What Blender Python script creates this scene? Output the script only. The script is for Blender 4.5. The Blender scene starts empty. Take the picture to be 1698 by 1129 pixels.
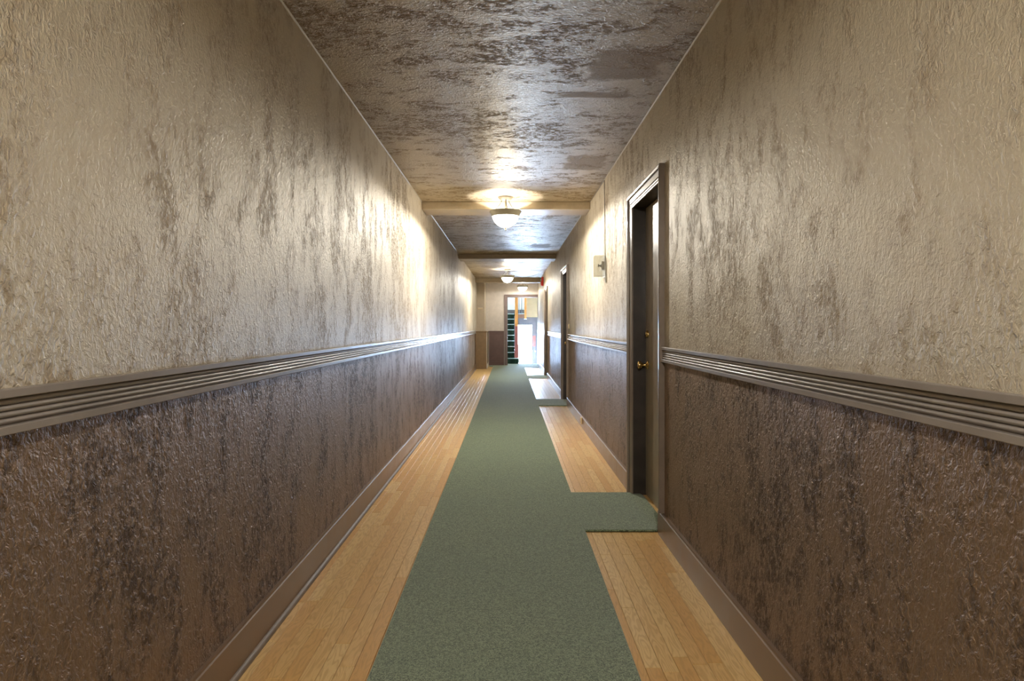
import bpy, bmesh, math, random
from mathutils import Vector
random.seed(7)
PI = math.pi
S = bpy.context.scene
COL = S.collection

# ------------------------------------------------------------------ camera
FPX = 1040.0                      # focal length in pixels of the 1698x1129 frame
cam_d = bpy.data.cameras.new('camera')
cam_d.sensor_fit = 'HORIZONTAL'; cam_d.sensor_width = 36.0
cam_d.lens = 36.0 * FPX / 1698.0
cam_d.shift_x = 4.5 / 1698.0
cam_d.shift_y = -23.5 / 1698.0
cam_d.clip_start = 0.05
cam = bpy.data.objects.new('camera', cam_d); COL.objects.link(cam)
cam.location = (0, 0, 1.2); cam.rotation_euler = (PI / 2, 0, 0)
S.camera = cam

# ------------------------------------------------------------------ world, exposure
W = bpy.data.worlds.new('sky'); S.world = W; W.use_nodes = True
bg = W.node_tree.nodes['Background']
bg.inputs[0].default_value = (0.50, 0.69, 1.0, 1); bg.inputs[1].default_value = 46.0
S.view_settings.view_transform = 'Standard'; S.view_settings.look = 'None'
S.view_settings.exposure = 2.75; S.view_settings.gamma = 1.0
S.view_settings.use_curve_mapping = False
S.cycles.sample_clamp_indirect = 4.0; S.cycles.caustics_reflective = False; S.cycles.caustics_refractive = False; S.cycles.blur_glossy = 1.0
S.cycles.max_bounces = 14; S.cycles.diffuse_bounces = 8; S.cycles.glossy_bounces = 6

def portal(name, loc, rot, sx, sy):
    d = bpy.data.lights.new(name, 'AREA'); d.shape = 'RECTANGLE'; d.size = sx; d.size_y = sy
    d.cycles.is_portal = True
    o = bpy.data.objects.new(name, d); COL.objects.link(o); o.location = loc; o.rotation_euler = rot
    return o
portal('daylight_portal', (0.585, 23.50, 0.4), (-PI / 2, 0, 0), 0.60, 1.8)
portal('daylight_portal', (0.30, 23.50, 3.0), (-PI / 2, 0, 0), 0.9, 1.0)

LAMP_DOWN = 34.0      # watts sent down through the frosted bowl
LAMP_BULB = 4.5      # watts of the bulb inside

# ------------------------------------------------------------------ dimensions (metres, Y away from the camera)
XL, XR, ZC = -0.95, 0.88, 2.555
Y0, Y1 = -3.6, 19.2
DOORS = [(3.64, 4.455), (9.41, 10.225), (14.39, 15.20)]
DTOP = 2.04
RAIL = (0.998, 1.083)

# ------------------------------------------------------------------ materials
class NT:
    def __init__(s, name):
        s.m = bpy.data.materials.new(name); s.m.use_nodes = True
        s.t = s.m.node_tree; s.t.nodes.clear()
        s.out = s.n('ShaderNodeOutputMaterial')
    def n(s, typ, **kw):
        x = s.t.nodes.new(typ)
        for k, v in kw.items(): setattr(x, k, v)
        return x
    def l(s, a, b): s.t.links.new(a, b)
    def setin(s, node, key, v):
        if hasattr(v, 'is_output') or isinstance(v, bpy.types.NodeSocket): s.l(v, node.inputs[key])
        else: node.inputs[key].default_value = v
    def math(s, op, a, b=None, clamp=False):
        x = s.n('ShaderNodeMath', operation=op, use_clamp=clamp)
        s.setin(x, 0, a)
        if b is not None: s.setin(x, 1, b)
        return x.outputs[0]
    def scale(s, vec, v):
        x = s.n('ShaderNodeVectorMath', operation='MULTIPLY'); s.l(vec, x.inputs[0]); x.inputs[1].default_value = v
        return x.outputs[0]
    def noise(s, vec, sc, det=2, rough=.5, dist=0.0):
        x = s.n('ShaderNodeTexNoise'); s.l(vec, x.inputs['Vector'])
        x.inputs['Scale'].default_value = sc; x.inputs['Detail'].default_value = det
        x.inputs['Roughness'].default_value = rough; x.inputs['Distortion'].default_value = dist
        return x.outputs['Fac']
    def ramp(s, v, a, b, lo=0., hi=1., smooth=True):
        x = s.n('ShaderNodeMapRange'); x.interpolation_type = 'SMOOTHSTEP' if smooth else 'LINEAR'
        s.l(v, x.inputs['Value'])
        for k, q in zip(('From Min', 'From Max', 'To Min', 'To Max'), (a, b, lo, hi)): x.inputs[k].default_value = q
        return x.outputs['Result']
    def mix(s, f, a, b):
        x = s.n('ShaderNodeMix', data_type='RGBA'); s.setin(x, 0, f); s.setin(x, 6, a); s.setin(x, 7, b)
        return x.outputs[2]
    def pos(s): return s.n('ShaderNodeNewGeometry').outputs['Position']
    def bump(s, h, dist, strength=1.0, normal=None):
        x = s.n('ShaderNodeBump'); s.l(h, x.inputs['Height'])
        x.inputs['Distance'].default_value = dist; s.setin(x, 'Strength', strength)
        if normal is not None: s.l(normal, x.inputs['Normal'])
        return x.outputs['Normal']
    def done(s, **kw):
        p = s.n('ShaderNodeBsdfPrincipled')
        for k, v in kw.items(): s.setin(p, k.replace('_', ' '), v)
        s.l(p.outputs[0], s.out.inputs[0]); s.p = p
        return s.m

def c(r, g, b): return (r, g, b, 1)

def paint(name, col, rough=.35, spec=.5, bump=.0006, var=.12, bscale=60, coat=0.0):
    k = NT(name); P = k.pos()
    n1 = k.noise(P, 9, 4, .6); n2 = k.noise(P, bscale, 3, .6)
    dark = c(*[x * (1 - var * 1.6) for x in col[:3]]); lite = c(*[min(1, x * (1 + var)) for x in col[:3]])
    base = k.mix(k.ramp(n1, .3, .7), dark, lite)
    return k.done(Base_Color=base, Roughness=k.ramp(n1, .25, .75, rough - .05, rough + .06), Specular_IOR_Level=spec,
                  Normal=k.bump(n2, bump), Coat_Weight=coat, Coat_Roughness=.15)

UPPER = c(.63, .55, .415)
LOWER = c(.275, .182, .114)

def stucco(name, ceiling=False):
    """glossy paint over hand-trowelled plaster: rough wrinkled patches between flatter ones"""
    k = NT(name); P = k.pos()
    if ceiling:
        Q = k.scale(P, (.55, 1.0, 1.0)); F = k.scale(P, (.72, 1, 1))
    else:
        Q = k.scale(P, (1, 1.0, .5)); F = k.scale(P, (1, 1, .72))
    big = k.noise(Q, 1.5, 4, .62)
    mid = k.noise(Q, 9.0, 6, .70, .3)
    patch = k.ramp(k.math('ADD', k.math('MULTIPLY', big, .36), k.math('MULTIPLY', mid, .64)), .43, .61)
    fine = k.ramp(k.noise(F, 72, 3, .6, .8), .36, .66)
    ridge = k.noise(F, 210, 2, .5, .3)
    swirl = k.noise(F, 20, 3, .6, .8)
    amp = k.math('ADD', k.math('MULTIPLY', patch, .70), .30)
    h = k.math('ADD', k.math('MULTIPLY', fine, amp), k.math('MULTIPLY', ridge, .35))
    h = k.math('ADD', h, k.math('MULTIPLY', swirl, .35))
    speck = k.ramp(k.noise(F, 46, 4, .75, .5), .40, .58)
    patch = k.math('MULTIPLY', patch, k.math('ADD', k.math('MULTIPLY', speck, .88), .12))
    if ceiling:
        a, b = c(.57, .475, .34), c(.30, .205, .105)
        f = k.math('MULTIPLY', k.ramp(patch, .0, .75), .95)
        # squarish trowelled repairs beside the right-hand wall
        xyz = k.n('ShaderNodeSeparateXYZ'); k.l(P, xyz.inputs[0])
        wob = k.math('MULTIPLY', k.math('SUBTRACT', k.noise(P, 9, 3, .6), .5), .22)
        tot = None
        for (x0, x1, ya, yb) in ((.42, .80, 3.05, 3.45), (.46, .80, 4.95, 5.45), (.35, .70, 10.3, 10.9), (.3, .75, 3.62, 3.72)):
            u = k.math('ABSOLUTE', k.math('DIVIDE', k.math('SUBTRACT', xyz.outputs[0], (x0 + x1) / 2), (x1 - x0) / 2))
            v = k.math('ABSOLUTE', k.math('DIVIDE', k.math('SUBTRACT', xyz.outputs[1], (ya + yb) / 2), (yb - ya) / 2))
            d = k.math('ADD', k.math('MAXIMUM', u, v), k.math('MULTIPLY', wob, 5.0))
            r = k.ramp(d, .80, 1.10, 1, 0)
            tot = r if tot is None else k.math('MAXIMUM', tot, r)
        f = k.math('MAXIMUM', f, k.math('MULTIPLY', tot, .7))
        base = k.mix(f, a, b)
        rough = k.ramp(f, 0, 1, .42, .62)
        met = k.ramp(f, 0, 1, .35, .15)
    else:
        xyz = k.n('ShaderNodeSeparateXYZ'); k.l(P, xyz.inputs[0])
        z = k.math('GREATER_THAN', xyz.outputs[2], 1.04)
        up = k.mix(patch, UPPER, c(.42, .325, .215))
        lo = k.mix(patch, LOWER, c(.085, .052, .030))
        base = k.mix(z, lo, up)
        rough = k.ramp(patch, 0, 1, .53, .70)
        met = k.math('MULTIPLY', k.ramp(patch, 0, 1, 1.0, .45), k.ramp(z, 0, 1, .62, .22))
    nrm = k.bump(h, .0044 if not ceiling else .005, 1.0)
    return k.done(Base_Color=base, Roughness=rough, Specular_IOR_Level=k.ramp(patch, 0, .8, .9, .35), Normal=nrm, Metallic=met,
                  Coat_Weight=(.0 if ceiling else .08), Coat_Roughness=.30, Coat_Normal=nrm)

def oak(name):
    k = NT(name); P = k.pos()
    rnd = k.n('ShaderNodeObjectInfo').outputs['Random']
    off = k.n('ShaderNodeCombineXYZ')
    k.l(k.math('MULTIPLY', rnd, 37.0), off.inputs[0]); k.l(k.math('MULTIPLY', rnd, 91.0), off.inputs[1])
    add = k.n('ShaderNodeVectorMath', operation='ADD'); k.l(P, add.inputs[0]); k.l(off.outputs[0], add.inputs[1])
    V = add.outputs[0]
    G = k.scale(V, (1, .07, 1))
    pores = k.noise(G, 330, 3, .6)
    warp = k.noise(k.scale(V, (1, .16, 1)), 16, 2, .5)
    rings = k.math('SINE', k.math('MULTIPLY', warp, 80.0))
    tone = k.mix(rnd, c(.73, .415, .13), c(.85, .60, .255))
    base = k.mix(k.math('MULTIPLY', k.ramp(rings, -.4, 1.0), .42), tone, c(.55, .29, .085))
    base = k.mix(k.math('MULTIPLY', k.ramp(pores, .52, .75), .35), base, c(.40, .20, .06))
    return k.done(Base_Color=base, Roughness=k.ramp(pores, .3, .7, .30, .42), Specular_IOR_Level=.5,
                  Normal=k.bump(pores, .0003))

def carpet(name):
    k = NT(name); P = k.pos()
    f = k.noise(P, 240, 2, .7); g = k.noise(P, 110, 3, .7); b = k.noise(P, 2.2, 4, .6)
    t = k.math('ADD', k.math('MULTIPLY', f, .6), k.math('MULTIPLY', g, .4))
    base = k.mix(k.ramp(t, .41, .60), c(.06, .088, .052), c(.37, .455, .275))
    base = k.mix(k.math('MULTIPLY', k.ramp(b, .35, .7), .22), base, c(.15, .22, .15))
    return k.done(Base_Color=base, Roughness=.95, Specular_IOR_Level=.1, Normal=k.bump(t, .006, .9), Sheen_Weight=.35, Sheen_Roughness=.5)

def wood_post(name):
    k = NT(name); P = k.pos()
    g = k.noise(k.scale(P, (1, 1, .12)), 40, 4, .6)
    kn = k.noise(k.scale(P, (1, 1, .5)), 7, 2, .5)
    base = k.mix(k.ramp(g, .35, .7), c(.72, .34, .075), c(.52, .20, .035))
    base = k.mix(k.ramp(kn, .66, .74), base, c(.16, .06, .02))
    return k.done(Base_Color=base, Roughness=.4)

def metal(name, col, rough=.3):
    k = NT(name); n = k.noise(k.pos(), 90, 2)
    return k.done(Base_Color=c(*col), Metallic=1.0, Roughness=k.ramp(n, .3, .7, rough - .04, rough + .06))

def frosted(name, col, strength):
    """frosted lamp glass: lets part of the bulb light straight through and glows"""
    k = NT(name)
    t = k.n('ShaderNodeBsdfTransparent'); t.inputs[0].default_value = c(1, .97, .92)
    e = k.n('ShaderNodeEmission'); e.inputs[0].default_value = c(*col)
    n = k.noise(k.pos(), 14, 2); k.l(k.ramp(n, .2, .8, strength * .92, strength * 1.08), e.inputs[1])
    mx = k.n('ShaderNodeMixShader'); mx.inputs[0].default_value = .4
    k.l(t.outputs[0], mx.inputs[1]); k.l(e.outputs[0], mx.inputs[2]); k.l(mx.outputs[0], k.out.inputs[0])
    k.m.cycles.emission_sampling = 'NONE'
    return k.m

def glass(name, tint, gloss=.07):
    k = NT(name)
    t = k.n('ShaderNodeBsdfTransparent'); t.inputs[0].default_value = c(*tint)
    g = k.n('ShaderNodeBsdfGlossy'); g.inputs['Roughness'].default_value = .04
    mx = k.n('ShaderNodeMixShader'); mx.inputs[0].default_value = gloss
    k.l(t.outputs[0], mx.inputs[1]); k.l(g.outputs[0], mx.inputs[2]); k.l(mx.outputs[0], k.out.inputs[0])
    return k.m

M = {
    'wall': stucco('trowelled_wall_paint'), 'ceil': stucco('trowelled_ceiling_paint', True),
    'beam': paint('smooth_beige_paint', c(.50, .40, .265), .4, .5, .002, .06, 34),
    'trim': paint('taupe_gloss_paint', c(.33, .292, .268), .36, .6, .00003, .04, 70, .2),
    'casing': paint('brown_gloss_paint', c(.22, .17, .135), .34, .7, .00004, .08, 70, .4),
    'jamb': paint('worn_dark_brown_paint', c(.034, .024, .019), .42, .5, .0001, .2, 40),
    'door': paint('door_brown_gloss', c(.36, .29, .21), .34, .6, .0001, .08, 8, .3),
    'base': paint('baseboard_brown_paint', c(.205, .128, .080), .38, .55, .00005, .08, 50, .2),
    'shoe': paint('shoe_moulding_paint', c(.22, .17, .13), .52, .5, .0001, .15, 40),
    'oak': oak('oak_strip_floor'), 'carpet': carpet('green_carpet'),
    'backing': paint('carpet_backing_black', c(.008, .008, .007), .9, .1, .0005),
    'slab': paint('dark_subfloor', c(.05, .03, .015), .8, .2),
    'caulk': paint('pale_caulk', c(.62, .57, .48), .4, .5, .0008, .08, 120),
    'nickel': paint('pewter_lamp_metal', c(.50, .49, .41), .42, .6, .0002, .05),
    'canopy': paint('cream_lamp_metal', c(.22, .18, .125), .45, .4, .0002, .05),
    'bowl': frosted('lit_frosted_bowl', (1.0, .95, .85), 4.0),
    'rod': paint('dark_pewter_rod', c(.07, .065, .05), .45, .4, .0001, .05),
    'brass': metal('aged_brass', (.55, .40, .17), .25),
    'chrome': metal('brushed_steel', (.6, .6, .6), .3),
    'dark': paint('black_plastic', c(.012, .011, .010), .4),
    'white': paint('white_plastic', c(.75, .73, .68), .35, .5, .0001, .03),
    'cream': paint('cream_plastic', c(.72, .58, .36), .35, .5, .0001, .03),
    'grey': paint('grey_plate', c(.22, .21, .20), .4, .5, .0001, .04),
    'red': paint('red_alarm_plastic', c(.55, .025, .018), .35, .5, .0001, .05),
    'acrylic': glass('clear_acrylic', (.90, .91, .90), .16),
    'pane': glass('door_glass', (.97, .98, .98), .06),
    'lens': glass('strobe_lens', (.9, .9, .92), .15),
    'endwall': paint('smooth_offwhite_wall', c(.66, .60, .54), .5, .4, .0006, .04),
    'pier': paint('beige_pier_paint', c(.56, .47, .35), .5, .4, .0006, .04),
    'ochre': paint('ochre_brown_paint', c(.235, .145, .065), .4, .5, .0006, .07),
    'maroon': paint('maroon_brown_paint', c(.125, .062, .050), .35, .5, .0005, .08),
    'doorway': paint('mauve_brown_paint', c(.19, .135, .12), .35, .5, .0004, .06),
    'stairgreen': paint('dark_green_stair_carpet', c(.018, .040, .026), .95, .1, .003, .3, 300),
    'nosing': paint('pale_stair_nosing', c(.50, .62, .60), .4, .5, .0002, .04),
    'post': wood_post('orange_pine'),
    'rosepaint': paint('rose_brown_paint', c(.33, .10, .085), .5, .4, .0004, .07),
    'stairwall': paint('white_stair_wall', c(.72, .74, .74), .55, .4, .0005, .03),
    'tan': paint('tan_wall_paint', c(.55, .42, .24), .55, .4, .0005, .03),
    'slate': paint('slate_wall_paint', c(.13, .12, .13), .5, .4, .0005, .06),
    'fascia': paint('brown_fascia_paint', c(.24, .11, .06), .5, .4, .0004, .06),
    'baluster': paint('grey_baluster_paint', c(.16, .17, .19), .4, .5, .0003, .05),
    'concrete': paint('pale_concrete', c(.5, .49, .47), .85, .2, .003, .1, 30),
}

# ------------------------------------------------------------------ mesh helpers
def link(name, bm, mat, parent=None, smooth=False):
    bmesh.ops.recalc_face_normals(bm, faces=bm.faces)
    me = bpy.data.meshes.new(name); bm.to_mesh(me); bm.free()
    me.materials.append(M[mat] if isinstance(mat, str) else mat)
    if smooth:
        for p in me.polygons: p.use_smooth = True
        try: me.set_sharp_from_angle(angle=math.radians(40))
        except Exception: pass
    o = bpy.data.objects.new(name, me); COL.objects.link(o)
    if parent is not None: o.parent = parent
    return o

def empty(name, loc=(0, 0, 0)):
    o = bpy.data.objects.new(name, None); COL.objects.link(o); o.location = loc
    o.empty_display_size = .1
    return o

def tag(o, label=None, cat=None, group=None, kind=None):
    if label: o['label'] = label
    if cat: o['category'] = cat
    if group: o['group'] = group
    if kind: o['kind'] = kind
    return o

def add_box(bm, x0, x1, y0, y1, z0, z1, bev=0.0):
    r = bmesh.ops.create_cube(bm, size=1)
    vs = r['verts']
    for v in vs:
        v.co = Vector((x0 if v.co.x < 0 else x1, y0 if v.co.y < 0 else y1, z0 if v.co.z < 0 else z1))
    if bev > 0:
        es = {e for v in vs for e in v.link_edges}
        bmesh.ops.bevel(bm, geom=list(es), offset=bev, segments=1, affect='EDGES')

def box(name, mat, parent, x0, x1, y0, y1, z0, z1, bev=0.0):
    bm = bmesh.new(); add_box(bm, x0, x1, y0, y1, z0, z1, bev)
    return link(name, bm, mat, parent)

def boxes(name, mat, parent, lst):
    bm = bmesh.new()
    for b in lst: add_box(bm, *b)
    return link(name, bm, mat, parent)

def add_loft(bm, A, B):
    a = [bm.verts.new(p) for p in A]; b = [bm.verts.new(p) for p in B]
    n = len(a)
    for i in range(n): bm.faces.new((a[i], a[(i + 1) % n], b[(i + 1) % n], b[i]))
    bm.faces.new(a); bm.faces.new(b[::-1])

def loft(name, mat, parent, A, B, smooth=False):
    bm = bmesh.new(); add_loft(bm, A, B)
    return link(name, bm, mat, parent, smooth)

def add_lathe(bm, prof, seg=28, axis='Z', at=(0, 0, 0)):
    """prof: (radius, height) pairs; r==0 closes"""
    rings = []
    for r, h in prof:
        ring = []
        if r < 1e-6:
            ring = [bm.verts.new((0, 0, h))]
        else:
            for i in range(seg):
                a = 2 * PI * i / seg; ring.append(bm.verts.new((r * math.cos(a), r * math.sin(a), h)))
        rings.append(ring)
    for p, q in zip(rings, rings[1:]):
        for i in range(seg):
            j = (i + 1) % seg
            if len(p) == 1 and len(q) == 1: break
            if len(p) == 1: bm.faces.new((p[0], q[i], q[j]))
            elif len(q) == 1: bm.faces.new((p[i], p[j], q[0]))
            else: bm.faces.new((p[i], p[j], q[j], q[i]))
    for ring in rings:
        for v in ring:
            x, y, z = v.co
            if axis == 'X': v.co = Vector((z, x, y))
            elif axis == '-X': v.co = Vector((-z, x, y))
            elif axis == '-Y': v.co = Vector((x, -z, y))
            v.co += Vector(at)

def lathe(name, mat, parent, prof, seg=28, axis='Z', at=(0, 0, 0)):
    bm = bmesh.new(); add_lathe(bm, prof, seg, axis, at)
    return link(name, bm, mat, parent, True)

def add_tube(bm, pts, r, seg=8):
    rings = []
    for i, p in enumerate(pts):
        p = Vector(p)
        d = (Vector(pts[min(i + 1, len(pts) - 1)]) - Vector(pts[max(i - 1, 0)])).normalized()
        up = Vector((0, 0, 1)) if abs(d.z) < .9 else Vector((1, 0, 0))
        u = d.cross(up).normalized(); v = d.cross(u)
        rings.append([bm.verts.new(p + r * (math.cos(2 * PI * k / seg) * u + math.sin(2 * PI * k / seg) * v)) for k in range(seg)])
    for a, b in zip(rings, rings[1:]):
        for k in range(seg):
            bm.faces.new((a[k], a[(k + 1) % seg], b[(k + 1) % seg], b[k]))
    bm.faces.new(rings[0]); bm.faces.new(rings[-1][::-1])

def tube(name, mat, parent, pts, r, seg=8):
    bm = bmesh.new(); add_tube(bm, pts, r, seg)
    return link(name, bm, mat, parent, True)

# ------------------------------------------------------------------ shell
tag(box('wall_left', 'wall', None, XL - .15, XL, Y0, Y1 + .15, -.02, ZC + .05),
    'long textured left wall, beige above the rail and dark brown below', 'wall', kind='structure')

lst = [(XR + .13, XR + .16, Y0, Y1 + .15, -.02, ZC + .05)]
ys = [Y0] + [v for d in DOORS for v in (d[0] - .03, d[1] + .03)] + [Y1 + .15]
for i in range(0, len(ys), 2): lst.append((XR, XR + .13, ys[i], ys[i + 1], -.02, ZC + .05))
for d in DOORS: lst.append((XR, XR + .13, d[0] - .03, d[1] + .03, DTOP + .03, ZC + .05))
tag(boxes('wall_right', 'wall', None, lst), 'long textured right wall with three recessed doors', 'wall', kind='structure')

tag(box('wall_back', 'wall', None, XL - .15, XR + .16, Y0 - .15, Y0, -.02, ZC + .05),
    'textured wall closing the corridor behind the camera', 'wall', kind='structure')

ceil = tag(box('ceiling', 'ceil', None, XL - .15, XR + .16, Y0 - .1, Y1 + .05, ZC, ZC + .08),
           'textured tan ceiling with brown trowelled patches', 'ceiling', kind='structure')
for (a, b, d) in ((6.81, 7.18, .086), (11.75, 12.25, .09), (17.6, 17.95, .12)):
    box('beam', 'beam', ceil, XL, XR, a, b, ZC - d, ZC + .001, .006)

# end wall with the doorway
DX0, DX1, DT = -.05, .872, 2.086
tag(boxes('wall_end', 'endwall', None, [
    (XL - .15, DX0 - .02, Y1, Y1 + .15, -.02, 4.7), (DX1 + .02, 2.0, Y1, Y1 + .15, -.02, 4.7),
    (DX0 - .02, DX1 + .02, Y1, Y1 + .15, DT + .02, 4.7)]),
    'smooth off-white wall closing the far end of the corridor', 'wall', kind='structure')

# pier and boxed-in ledge at the far left corner
pier = tag(empty('wall_pier', (-.8, 17.65, 0)), 'beige pier over an ochre brown boxed ledge in the far left corner', 'pier', kind='structure')
def under(o, root): o.parent = root; o.matrix_parent_inverse = root.matrix_world.inverted(); return o
bpy.context.view_layer.update()
PARENT_FIX = []
def part(o, root):
    o.parent = root
    o.location = Vector(o.location) - Vector(root.location)
    return o
part(box('upper_pier', 'pier', None, XL, -.72, 18.3, Y1, 1.06, ZC, .004), pier)
part(box('boxed_ledge', 'ochre', None, XL, -.64, 17.65, Y1, 0.0, 1.035, .004), pier)
part(box('ledge_cap', 'ochre', None, XL, -.625, 17.63, Y1, 1.035, 1.06, .004), pier)
part(box('corner_strip', 'endwall', None, -.64, -.632, 17.66, 17.70, 0.0, 1.03, .001), pier)
part(box('ledge_baseboard', 'endwall', None, -.64, -.622, 17.72, Y1 - .03, 0.0, .11, .003), pier)

# wainscot of the end wall
wn = tag(empty('trim_1', (-.4, Y1, 0)), 'maroon brown panelled wainscot on the far end wall', 'wainscot', kind='structure')
part(box('panel', 'maroon', None, -.62, -.16, Y1 - .014, Y1, 0.0, 1.03, .002), wn)
part(box('cap_rail', 'maroon', None, -.62, -.16, Y1 - .035, Y1 - .001, 1.03, 1.06, .004), wn)
part(box('under_rail', 'maroon', None, -.62, -.16, Y1 - .024, Y1 - .014, .975, 1.03, .003), wn)
part(box('baseboard', 'maroon', None, -.62, -.16, Y1 - .03, Y1 - .014, 0.012, .115, .003), wn)

# ------------------------------------------------------------------ floor of oak strips
floor = tag(boxes('floor', 'slab', None, [(XL - .15, XR + .16, Y0 - .1, Y1 + .15, -.10, -.019)]),
            'oak strip floor showing on both sides of the green runner', 'floor', kind='structure')
PW = .0572
LENS = (.34, .47, .62, .80, 1.02, 1.30)
def plank_bm(bm, x, y, L, w=PW, tilt=0.0):
    g = .0006; t = .0012
    lo = [(x + g, y + g, -.019), (x + w - g, y + g, -.019), (x + w - g, y + L - g, -.019), (x + g, y + L - g, -.019)]
    md = [(a, b, -t) for a, b, _ in lo]
    tp = [(x + g + t, y + g + t, 0), (x + w - g - t, y + g + t, 0), (x + w - g - t, y + L - g - t, 0), (x + g + t, y + L - g - t, 0)]
    V = [[bm.verts.new(p) for p in r] for r in (lo, md, tp)]
    for a, b in zip(V, V[1:]):
        for i in range(4): bm.faces.new((a[i], a[(i + 1) % 4], b[(i + 1) % 4], b[i]))
    bm.faces.new(V[2]); bm.faces.new(V[0][::-1])
PM = {}
for L in LENS:
    bm = bmesh.new(); plank_bm(bm, 0, 0, L); bmesh.ops.recalc_face_normals(bm, faces=bm.faces)
    me = bpy.data.meshes.new('plank'); bm.to_mesh(me); bm.free(); me.materials.append(M['oak']); PM[L] = me
near, farb, nplank = [], bmesh.new(), 0
cols = [XL + .005 + i * PW for i in range(9)] + [XR - .002 - (i + 1) * PW for i in range(9)]
for x in cols:
    y = Y0 - random.uniform(0, .8)
    while y < Y1:
        L = random.choice(LENS)
        if y < Y0: L0 = L; y2 = y + L
        y2 = y + L
        if y2 > Y1 - .01 or y < .6 or y > 9.2:
            ya, yb = max(y, Y0), min(y2, Y1)
            if yb - ya > .05: plank_bm(farb, x, ya, yb - ya)
        else:
            near.append((x, y, L))
        y = y2
near.sort(key=lambda p: p[1])
for i, (x, y, L) in enumerate(near):
    if i < 300:
        o = bpy.data.objects.new('plank', PM[L]); COL.objects.link(o); o.location = (x, y, 0); o.parent = floor
    else: plank_bm(farb, x, y, L)
tag(link('distant_planks', farb, 'oak', floor), kind='stuff')

# ------------------------------------------------------------------ green carpet
run = tag(empty('carpet_runner', (-.018, 0, 0)), 'green carpet runner down the corridor with spurs into the doorways', 'carpet')
def carpet_piece(name, pts, z0=.0035, z1=.0125, edge=.005):
    """rounded-over pile slab from an outline"""
    bm = bmesh.new()
    n = len(pts)
    cen = [sum(p[0] for p in pts) / n, sum(p[1] for p in pts) / n]
    def inset(p, d):
        q = []
        for i in range(n):
            a, b, e = Vector(p[i - 1]), Vector(p[i]), Vector(p[(i + 1) % n])
            u = (b - a).normalized(); v = (e - b).normalized()
            nu, nv = Vector((-u.y, u.x)), Vector((-v.y, v.x))
            m = (nu + nv); m = m / max(.2, m.dot(nu))
            q.append(b + m * d)
        return q
    P0 = [Vector(p) for p in pts]
    r = [[(p.x, p.y, z0) for p in P0], [(p.x, p.y, z1 - edge * .7) for p in P0], [(p.x, p.y, z1) for p in inset(P0, edge)]]
    V = [[bm.verts.new(p) for p in q] for q in r]
    for a, b in zip(V, V[1:]):
        for i in range(n): bm.faces.new((a[i], a[(i + 1) % n], b[(i + 1) % n], b[i]))
    bm.faces.new(V[2]); bm.faces.new(V[0][::-1])
    return part(link(name, bm, 'carpet', None, False), run)
CX0, CX1 = -.48, .444
out = [(CX0, Y0 + .02), (CX1, Y0 + .02)]
for d in DOORS:
    a, b = d[0] + .02, d[1] + .04
    cr = .10
    sp = [(CX1, a), (.858, a), (.93, a + .005), (.945, a + .03)]
    for i in range(5):
        t = PI / 2 * i / 4
        sp.append((.945 - cr + cr * math.cos(t), b - cr * .8 + cr * .8 * math.sin(t)))
    sp += [(CX1, b)]
    if d is DOORS[0]: pass
    out += [(x, y) for x, y in sp]
out += [(CX1, 18.15), (.858, 18.15), (.858, 19.16), (DX1 - .01, 19.19), (DX1 - .01, 19.345), (DX0 + .01, 19.345), (DX0 + .01, 19.17), (-.60, 19.15), (-.60, 18.6), (CX0, 18.55)]
carpet_piece('pile', out)
bm = bmesh.new()
f = bm.faces.new([bm.verts.new((x, y, .0032)) for x, y in out])
r = bmesh.ops.extrude_face_region(bm, geom=[f])
for v in r['geom']:
    if isinstance(v, bmesh.types.BMVert): v.co.z = .0004
part(link('backing', bm, 'backing'), run)

# ------------------------------------------------------------------ doors in the right-hand wall
PROF = [(0, 0), (0, .011), (.007, .012), (.009, .006), (.012, .006), (.014, .014), (.021, .015), (.023, .008), (.026, .008),
        (.029, .017), (.062, .019), (.065, .031), (.078, .033), (.086, .029), (.086, 0)]
def casing(d, root, z0=0.0):
    a, b = d
    X = XR
    bbz = .14
    near_lo = [(X - t, a - w, z0 + (bbz if w > .0 else bbz)) for w, t in PROF]
    part(loft('casing', 'casing', None, near_lo, [(X - t, a - w, DTOP + w) for w, t in PROF]), root)
    part(loft('casing', 'casing', None, [(X - t, a - w, DTOP + w) for w, t in PROF], [(X - t, b + w, DTOP + w) for w, t in PROF]), root)
    part(loft('casing', 'casing', None, [(X - t, b + w, z0) for w, t in PROF], [(X - t, b + w, DTOP + w) for w, t in PROF]), root)

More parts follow.
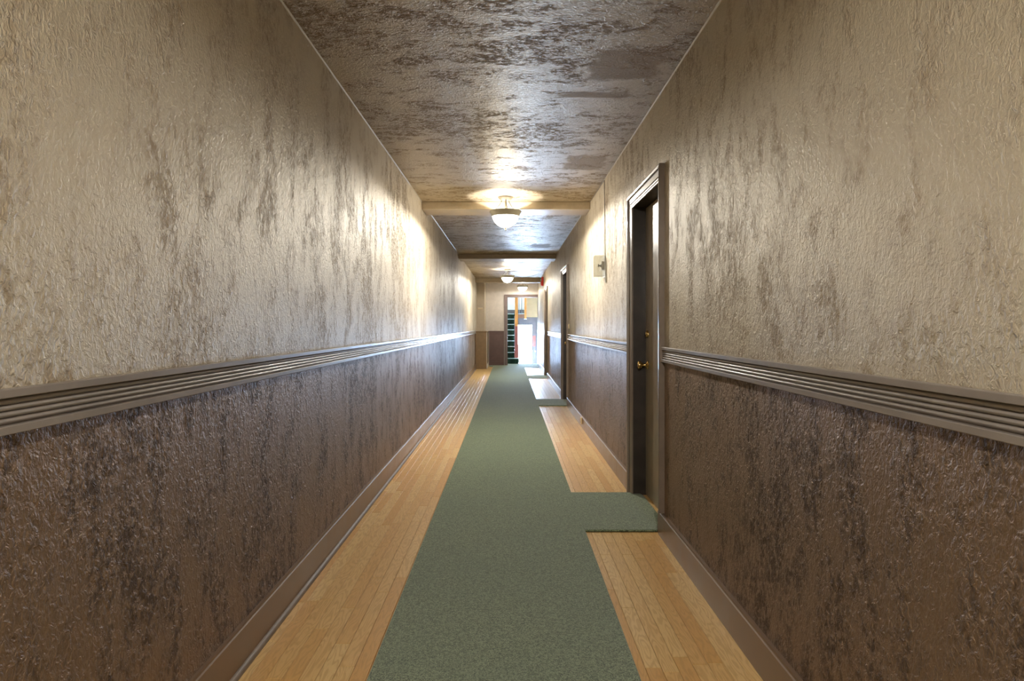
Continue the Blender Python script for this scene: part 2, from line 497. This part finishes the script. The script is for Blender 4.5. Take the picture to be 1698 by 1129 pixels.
def make_door(i, d, label, detail):
    a, b = d
    root = tag(empty('door_%d' % (i + 1), (XR, (a + b) / 2, 0)), label, 'door', kind='structure')
    casing(d, root)
    # jamb boards
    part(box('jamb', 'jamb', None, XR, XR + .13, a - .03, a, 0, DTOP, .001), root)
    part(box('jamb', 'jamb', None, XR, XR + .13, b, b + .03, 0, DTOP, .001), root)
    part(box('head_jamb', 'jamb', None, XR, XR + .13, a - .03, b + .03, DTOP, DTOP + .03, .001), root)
    part(box('threshold', 'oak', None, XR, XR + .13, a, b, -.019, .004, .001), root)
    slab = part(box('door_leaf', 'door', None, .968, 1.008, a + .003, b - .003, .010, DTOP - .004, .002), root)
    if detail:
        def sub(o):
            o.parent = slab
        yk = b - .070
        bm = bmesh.new()
        add_lathe(bm, [(0, 0), (.032, 0), (.033, .004), (.028, .009), (.015, .013), (.011, .018), (.011, .034), (.018, .042), (.027, .050), (.0295, .058),
                       (.027, .066), (.018, .071), (0, .0725)], 24, '-X', (.968, yk, .93))
        sub(link('doorknob', bm, 'brass', None, True))
        bm = bmesh.new()
        add_lathe(bm, [(0, 0), (.026, 0), (.026, .004), (.021, .012), (.015, .016), (0, .017)], 22, '-X', (.968, yk, 1.145))
        sub(link('deadbolt', bm, 'brass', None, True))
        bm = bmesh.new()
        add_lathe(bm, [(0, 0), (.010, 0), (.010, .003), (.006, .005), (0, .004)], 16, '-X', (.968, (a + b) / 2 - .01, 1.612))
        sub(link('peephole', bm, 'dark', None, True))
        sub(box('number_plate', 'grey', None, .965, .9682, (a + b) / 2 - .035, (a + b) / 2 + .02, 1.635, 1.69, .001))
    return root
make_door(0, DOORS[0], 'nearest brown door with brass knob, recessed in the right wall', True)
make_door(1, DOORS[1], 'middle brown door of the right wall, beside the small cream push button', True)
make_door(2, DOORS[2], 'farthest brown door of the right wall, below the red alarm', True)

# far doorway casing
fd = tag(empty('door_4', ((DX0 + DX1) / 2, Y1, 0)), 'mauve brown cased open doorway to the stair hall at the far end', 'doorway', kind='structure')
FP = [(0, 0), (0, .014), (.012, .018), (.02, .013), (.07, .016), (.085, .028), (.1, .028), (.1, 0)]
FR = [(0, 0), (0, .014), (.006, .018), (.008, 0)]
part(loft('casing', 'doorway', None, [(DX0 - w, Y1 - t, .0) for w, t in FP], [(DX0 - w, Y1 - t, DT + w * .85) for w, t in FP]), fd)
part(loft('casing', 'doorway', None, [(DX0 - w, Y1 - t, DT + w * .85) for w, t in FP], [(DX1 + w * .08, Y1 - t, DT + w * .85) for w, t in FP]), fd)
part(box('casing', 'doorway', None, DX1, DX1 + .008, Y1 - .02, Y1, 0, DT), fd)
part(box('jamb', 'doorway', None, DX0 - .02, DX0, Y1, Y1 + .15, 0, DT), fd)
part(box('jamb', 'doorway', None, DX1, DX1 + .02, Y1, Y1 + .15, 0, DT), fd)
part(box('head_jamb', 'doorway', None, DX0 - .02, DX1 + .02, Y1, Y1 + .15, DT, DT + .02), fd)

# ------------------------------------------------------------------ chair rails and baseboards
def chair_rail(n, X, s, ya, yb, label):
    """s: direction into the room (+1 left wall, -1 right wall)"""
    root = tag(empty('trim_%d' % n, (X, ya, RAIL[0])), label, 'chair rail', kind='structure')
    z0, z1 = RAIL; bh = .0165
    def bx(nm, t, za, zb, bev):
        x0, x1 = sorted((X, X + s * t))
        part(box(nm, 'trim', None, x0, x1, ya, yb, za, zb, bev), root)
    bx('backing', .004, z0 + bh, z1 - bh, 0)
    bx('band', .021, z0, z0 + bh, .0015)
    bx('band', .021, z1 - bh, z1, .0015)
    pitch = (z1 - z0 - 2 * bh) / 4.25
    for i in range(4):
        zc = z0 + bh + pitch * (.62 + i); rr = pitch * .44
        A = [(X + s * (.004 + rr * 1.5 * math.sin(PI * k / 8)), ya, zc - rr * math.cos(PI * k / 8)) for k in range(9)]
        part(loft('reed', 'trim', None, A, [(x, yb, z) for x, _, z in A], True), root)
chair_rail(2, XL, 1, Y0, 17.63, 'reeded taupe chair rail along the whole left wall')
cuts = [Y0] + [v for d in DOORS for v in (d[0] - .086, d[1] + .086)] + [Y1 - .03]
names = ['nearest the camera', 'between the nearest and middle doors', 'between the middle and farthest doors', 'beyond the farthest door']
for i in range(4):
    chair_rail(3 + i, XR, -1, cuts[2 * i], cuts[2 * i + 1], 'reeded taupe chair rail on the right wall, ' + names[i])

bl = tag(empty('baseboard_left', (XL, 0, 0)), 'brown baseboard with rounded shoe moulding along the left wall', 'baseboard', kind='structure')
def board_prof(X, s, h, t): return [(X, 0.0), (X + s * t, 0.0), (X + s * t, h - .012), (X + s * (t - .004), h - .008), (X + s * (t - .006), h), (X, h)]
A = [(x, Y0, z) for x, z in board_prof(XL, 1, .15, .016)]
part(loft('board', 'base', None, A, [(x, 17.63, z) for x, _, z in A]), bl)
A = [(XL + .016, Y0, 0)] + [(XL + .016 + .016 * math.cos(PI / 2 * k / 6), Y0, .018 * math.sin(PI / 2 * k / 6)) for k in range(7)]
part(loft('shoe_moulding', 'shoe', None, A, [(x, 17.63, z) for x, _, z in A], True), bl)
br = tag(empty('baseboard_right', (XR, 0, 0)), 'brown baseboard in lengths between the doors of the right wall', 'baseboard', kind='structure')
segs = [(Y0, DOORS[0][0] - .004), (DOORS[0][1] + .088, 5.02), (5.024, 8.98), (8.984, DOORS[1][0] - .004),
        (DOORS[1][1] + .088, DOORS[2][0] - .004), (DOORS[2][1] + .088, Y1 - .03)]
for a, b in segs:
    A = [(x, a, z) for x, z in board_prof(XR, -1, .14, .02)]
    part(loft('board', 'base', None, A, [(x, b, z) for x, _, z in A]), br)

# pale beads where walls meet the ceiling
for n, X, s, w in ((7, XL, 1, 'left'), (8, XR, -1, 'right')):
    A = [(X, Y0, ZC), (X + s * .006, Y0, ZC), (X, Y0, ZC - .006)]
    tag(loft('trim_%d' % n, 'caulk', None, A, [(x, 6.8, z) for x, _, z in A]),
        'thin pale caulk bead where the %s wall meets the ceiling' % w, 'bead', kind='structure')
for n, X, s, w in ((9, XL, 1, 'left'), (10, XR, -1, 'right')):
    A = [(X, 7.19, ZC), (X + s * .006, 7.19, ZC), (X, 7.19, ZC - .006)]
    tag(loft('trim_%d' % n, 'caulk', None, A, [(x, 11.74, z) for x, _, z in A]),
        'thin pale caulk bead along the ceiling between the first two beams, %s side' % w, 'bead', kind='structure')

# ------------------------------------------------------------------ ceiling lamps
def make_lamp(loc, label, power=1.0):
    root = tag(empty('ceiling_lamp', loc), label, 'ceiling lamp', 'semi-flush bowl lamps along the corridor')
    lathe('canopy', 'canopy', root, [(0, 0), (.077, 0), (.078, -.006), (.070, -.018), (.052, -.032), (.020, -.040), (0, -.041)])
    tube('stem', 'canopy', root, [(0, 0, -.035), (0, 0, -.208)], .0065)
    for k in range(3):
        a = 2 * PI * k / 3 - PI / 2 + .12
        pts = []
        for i in range(9):
            t = i / 8
            rr = .042 + (.118) * (t ** 1.5); z = -.028 - .128 * t
            pts.append((rr * math.cos(a), rr * math.sin(a), z))
        tube('rod', 'rod', root, pts, .0048)
    lathe('rim', 'nickel', root, [(.160, -.146), (.169, -.148), (.169, -.155), (.155, -.176), (.142, -.204), (.137, -.205), (.137, -.198), (.149, -.170), (.160, -.146)], 40)
    prof = [(.138, -.190)]
    for i in range(1, 13):
        t = PI / 2 * i / 12
        prof.append((.138 * math.cos(t) ** 1.08 if i < 12 else 0, -.190 - .130 * math.sin(t)))
    inner = [(max(0, r - .004), h + .004) for r, h in prof[::-1]]
    lathe('glass_bowl', 'bowl', root, prof, 36)
    lathe('shadow_disc', 'nickel', root, [(0, -.206), (.026, -.206), (.027, -.209), (.026, -.212), (0, -.212)], 20)  # disc added to keep bulb light off the canopy and ceiling centre
    lathe('finial', 'canopy', root, [(0, -.318), (.013, -.319), (.014, -.326), (.008, -.332), (.011, -.340), (.007, -.350), (0, -.352)], 16)
    d = bpy.data.lights.new('bulb', 'POINT'); d.energy = LAMP_BULB * power; d.color = (1.0, .965, .89); d.shadow_soft_size = .015
    o = bpy.data.objects.new('bulb', d); COL.objects.link(o); o.parent = root; o.location = (0, 0, -.245)
    d = bpy.data.lights.new('bulb_down', 'SPOT'); d.energy = LAMP_DOWN * power; d.color = (1.0, .985, .935)
    d.spot_size = PI; d.spot_blend = .12; d.shadow_soft_size = .055
    o = bpy.data.objects.new('bulb_down', d); COL.objects.link(o); o.parent = root; o.location = (0, 0, -.245)
    return root
make_lamp((-.04, 6.58, ZC), 'nearest lit bowl lamp, hanging in front of the first ceiling beam')
make_lamp((-.045, 14.9, ZC), 'second lit bowl lamp, hanging between the second and last ceiling beams')
make_lamp((.39, 18.55, ZC), 'farthest and smallest lit bowl lamp, above the open doorway', .2)
make_lamp((-.04, -1.5, ZC), 'lit bowl lamp added on the ceiling behind the camera to light the near walls', 1.75)  # extra lamp out of view, added to brighten the near walls

# ------------------------------------------------------------------ wall fittings
# clear guard box with a small device inside
g = tag(empty('wall_guard', (XR, 5.80, 1.66)), 'clear plastic guard box over a small device on the right wall', 'guard box')
def frame_box(bm, x0, x1, y0, y1, z0, z1, t):
    add_box(bm, x0, x0 + t, y0, y1, z0, z1); add_box(bm, x0 + t, x1, y0, y0 + t, z0, z1); add_box(bm, x0 + t, x1, y1 - t, y1, z0, z1)
    add_box(bm, x0 + t, x1, y0 + t, y1 - t, z0, z0 + t); add_box(bm, x0 + t, x1, y0 + t, y1 - t, z1 - t, z1)
bm = bmesh.new(); frame_box(bm, -.095, -.004, -.065, .065, 0, .19, .005); link('clear_cover', bm, 'acrylic', g)
box('back_plate', 'white', g, -.006, 0, -.07, .07, -.008, .198, .002)
box('device_body', 'white', g, -.030, -.006, -.028, .028, .06, .14, .004)
lathe('key_switch', 'grey', g, [(0, 0), (.016, 0), (.016, .006), (.009, .010), (.009, .022), (0, .023)], 16, '-X', (-.030, 0, .10))
box('key_bow', 'dark', g, -.060, -.052, -.003, .003, .085, .115, .002)
box('wall_strip', 'white', g, -.006, 0, -.095, -.074, -.06, .05, .001)
cb = tag(empty('cable', (XR, 5.76, 1.85)), 'thin dark cable running up the right wall from the clear guard box', 'cable')
pts = []
for i in range(16):
    t = i / 15
    pts.append((-.003, .008 * math.sin(9 * t) * (1 - t) - .02 * (1 - t) + .03 * t, .70 * t))
tube('vertical_run', 'trim', cb, pts, .0028, 6)
tube('ceiling_run', 'trim', cb, [(-.003, .03, .70), (-.006, .10, .698), (-.006, .6, .698), (-.006, 1.04, .698)], .0028, 6)

al = tag(empty('fire_alarm', (XR, 16.2, 2.24)), 'red fire alarm horn high on the right wall near the far end', 'fire alarm')
box('back_box', 'red', al, -.045, 0, -.06, .06, 0, .23, .005)
box('horn_cover', 'red', al, -.062, -.045, -.05, .05, .01, .12, .006)
for k in range(5): box('grille_slot', 'dark', al, -.0635, -.0615, -.035, .035, .028 + .018 * k, .034 + .018 * k)
box('strobe_lens', 'lens', al, -.085, -.045, -.03, .03, .135, .195, .004)
box('strobe_bulb', 'white', al, -.068, -.05, -.008, .008, .145, .185, .002)

sw = tag(empty('push_button', (XR, 9.22, 1.165)), 'small cream push button plate beside the middle door', 'button')
box('plate', 'cream', sw, -.012, 0, -.028, .028, 0, .075, .003)
lathe('button', 'white', sw, [(0, 0), (.010, 0), (.010, .003), (.007, .005), (0, .0055)], 16, '-X', (-.012, 0, .042))

oj = tag(empty('phone_jack', (XR - .02, 7.40, .05)), 'small cream jack mounted on the right baseboard', 'phone jack')
box('housing', 'cream', oj, -.020, 0, -.026, .026, 0, .078, .004)
box('socket', 'dark', oj, -.0212, -.0195, -.006, .006, .015, .027)

th = tag(empty('wall_chime', (-.84, 18.3, 1.70)), 'small pale box fixed on the beige pier at the far left', 'chime box')
box('housing', 'cream', th, -.075, .065, -.03, 0, 0, .04, .004)
box('cap', 'white', th, -.078, .068, -.033, 0, .04, .046, .001)

# ------------------------------------------------------------------ stair hall beyond the doorway
YB = 23.4           # plane of the street wall
tag(boxes('wall_stair_left', 'stairwall', None, [(XL - .15, XL, Y1 + .15, YB + .2, -1.0, 4.7)]), 'white left wall of the stair hall', 'wall', kind='structure')
tag(boxes('wall_stair_right', 'tan', None, [(1.75, 1.9, Y1 + .15, YB + .2, -1.0, 4.7)]), 'tan right wall of the stair hall', 'wall', kind='structure')
tag(boxes('ceiling_stair', 'stairwall', None, [(XL - .15, 1.9, Y1, YB + .2, 4.6, 4.75)]), 'white ceiling high over the stair hall', 'ceiling', kind='structure')
LZ = 1.642          # upper landing level
tag(boxes('wall_stair_back', 'stairwall', None, [
    (XL, 1.75, YB, YB + .15, LZ, 2.5), (XL, 1.75, YB, YB + .15, 3.5, 4.6), (XL, -.15, YB, YB + .15, 2.5, 3.5), (.75, 1.75, YB, YB + .15, 2.5, 3.5)]),
    'white back wall above the stair landing', 'wall', kind='structure')
tag(boxes('wall_entry', 'slate', None, [
    (XL, .20, YB, YB + .15, -1.0, LZ), (1.06, 1.75, YB, YB + .15, -1.0, LZ), (.20, 1.06, YB, YB + .15, 1.40, LZ)]),
    'shaded slate wall around the street door under the landing', 'wall', kind='structure')
tag(box('baseboard_landing', 'slate', None, XL, .62, YB - .02, YB, LZ, LZ + .175, .003), 'slate baseboard on the upper landing', 'baseboard', kind='structure')

# unseen window added above the landing to light the stair hall
w1 = tag(empty('added_window', (.3, YB, 2.5)), 'unseen window added over the stair landing to light the hall', 'window', kind='structure')
for (x0, x1, z0, z1) in ((-.45, -.40, 0, 1.0), (.40, .45, 0, 1.0), (-.40, .40, 0, .05), (-.40, .40, .95, 1.0), (-.02, .02, .05, .95)):
    box('frame', 'white', w1, x0, x1, .02, .08, z0, z1, .003)
for (x0, x1) in ((-.40, -.02), (.02, .40)): box('pane', 'pane', w1, x0, x1, .047, .053, .05, .95)

# street door
sd = tag(empty('door_5', (.63, YB, -.73)), 'glazed street door full of daylight beyond the far doorway', 'door', kind='structure')
box('frame', 'slate', sd, -.43, -.39, 0, .14, 0, 2.13); box('frame', 'slate', sd, .39, .43, 0, .14, 0, 2.13); box('frame', 'slate', sd, -.39, .39, 0, .14, 2.09, 2.13)
box('stile', 'slate', sd, -.39, -.31, .04, .085, 0, 2.09, .003); st = box('stile', 'slate', sd, .22, .39, .04, .085, 0, 2.09, .003)
box('top_rail', 'slate', sd, -.31, .22, .04, .085, 1.975, 2.09, .003); box('bottom_rail', 'slate', sd, -.31, .22, .04, .085, 0, .20, .003)
box('pane', 'pane', sd, -.31, .22, .058, .064, .20, 1.975)
box('plaque', 'rosepaint', st, .25, .35, .036, .0405, 1.18, 1.58, .001)
lathe('doorknob', 'chrome', st, [(0, 0), (.03, 0), (.03, .005), (.012, .012), (.012, .03), (.026, .04), (.028, .052), (.018, .062), (0, .064)], 18, '-Y', (.335, .04, 1.0))

# floors and steps down
tag(boxes('floor_stair', 'carpet', None, [(XL, 1.75, Y1 + .15, 20.3, -.12, 0.0)]), 'green carpeted floor just past the far doorway', 'floor', kind='structure')
tag(boxes('floor_entry', 'concrete', None, [(XL, 1.75, 20.3, YB + .16, -.95, -.73)]), 'entry floor inside the street door', 'floor', kind='structure')
sdn = tag(empty('entry_steps', (.95, 20.3, -.73)), 'short carpeted steps leading down to the street door', 'steps')
for k in range(3): box('step', 'stairgreen', sdn, -.63, .79, 0, .27 * (3 - k), .1825 * k, .1825 * (k + 1), .004)
tag(boxes('pavement', 'concrete', None, [(-6, 8, YB + .2, 32, -1.0, -.76)]), 'pale pavement outside the street door', 'pavement', kind='structure')

# staircase up, left of the steps
sc_ = tag(empty('staircase', (-.35, 20.1, 0)), 'dark green carpeted staircase with pale nosings rising beyond the far doorway', 'staircase')
R_, T_, Z0_ = .1824, .215, 20.12
for k in range(9):
    y = Z0_ + T_ * k
    yb = 21.9 if k == 8 else y + T_ + .02
    s_ = part(box('step', 'stairgreen', None, XL + .012, .17, y, Z0_ + T_ * 9, R_ * k + (.001 if k == 0 else 0), R_ * (k + 1) - .002, .004), sc_)
    nb = box('nosing', 'nosing', None, XL + .012, .17 if k else .31, y - .022, y + .03, R_ * (k + 1) - .022, R_ * (k + 1), .003)
    nb.parent = s_
part(box('starting_step', 'stairgreen', None, .17, .31, Z0_, 20.30, .001, R_ - .022, .003), sc_)
part(box('stringer', 'rosepaint', None, .17, .185, 20.31, Z0_ + T_ * 9, .19, .40, .002), sc_)

ld = tag(empty('stair_landing', (.2, 22.0, LZ)), 'upper landing across the stair hall with a brown fascia', 'landing')
part(box('deck', 'stairgreen', None, XL, .60, Z0_ + T_ * 9, YB - .001, LZ - .06, LZ, .002), ld)
part(box('fascia', 'fascia', None, .21, .60, Z0_ + T_ * 9 - .03, Z0_ + T_ * 9, LZ - .155, LZ - .012, .002), ld)
part(box('edge_strip', 'nosing', None, .21, .60, Z0_ + T_ * 9 - .035, Z0_ + T_ * 9 + .03, LZ - .012, LZ + .008, .002), ld)
tag(boxes('wall_bulkhead', 'tan', None, [(.605, 1.75, Z0_ + T_ * 9 - .02, YB, LZ - .15, 4.6)]), 'tan bulkhead wall above the street door', 'wall', kind='structure')
tag(box('trim_11', 'slate', None, .605, 1.75, Z0_ + T_ * 9 - .032, Z0_ + T_ * 9 - .02, LZ - .165, LZ - .125, .002), 'slate strip along the bottom edge of the tan bulkhead', 'strip', kind='structure')

np_ = tag(empty('newel_post', (.233, 20.22, R_)), 'thick orange pine newel post on a rose painted pedestal', 'newel post')
box('plinth', 'rosepaint', np_, -.055, .065, -.05, .07, .0, .44, .004)
box('pedestal', 'rosepaint', np_, -.055, .05, -.045, .055, .44, 1.02, .003)
box('shaft', 'post', np_, -.052, .047, -.042, .050, 1.02, 2.45, .004)
lathe('cap', 'post', np_, [(0, 2.45), (.06, 2.45), (.065, 2.47), (.05, 2.49), (.045, 2.52), (0, 2.545)], 20)
lp = tag(empty('landing_post', (.565, 22.032, LZ - .17)), 'slim knotty pine post at the landing corner', 'post')
box('shaft', 'post', lp, -.035, .035, -.075, -.012, 0, 1.2, .004)
box('drop_cap', 'white', lp, -.05, .05, -.09, -.012, -.03, 0, .004)
for i, x in enumerate((.345, .435)):
    b_ = tag(tube('baluster', 'baluster', None, [(x, 22.02, LZ), (x, 22.02, LZ + .92)], .012, 8),
             ('grey baluster of the landing rail nearest the thick newel post', 'grey baluster of the landing rail nearest the slim post')[i], 'baluster', 'landing balusters')
tag(box('handrail', 'post', None, .21, .53, 21.99, 22.05, LZ + .921, LZ + .97, .006), 'pine handrail over the landing balusters', 'handrail')
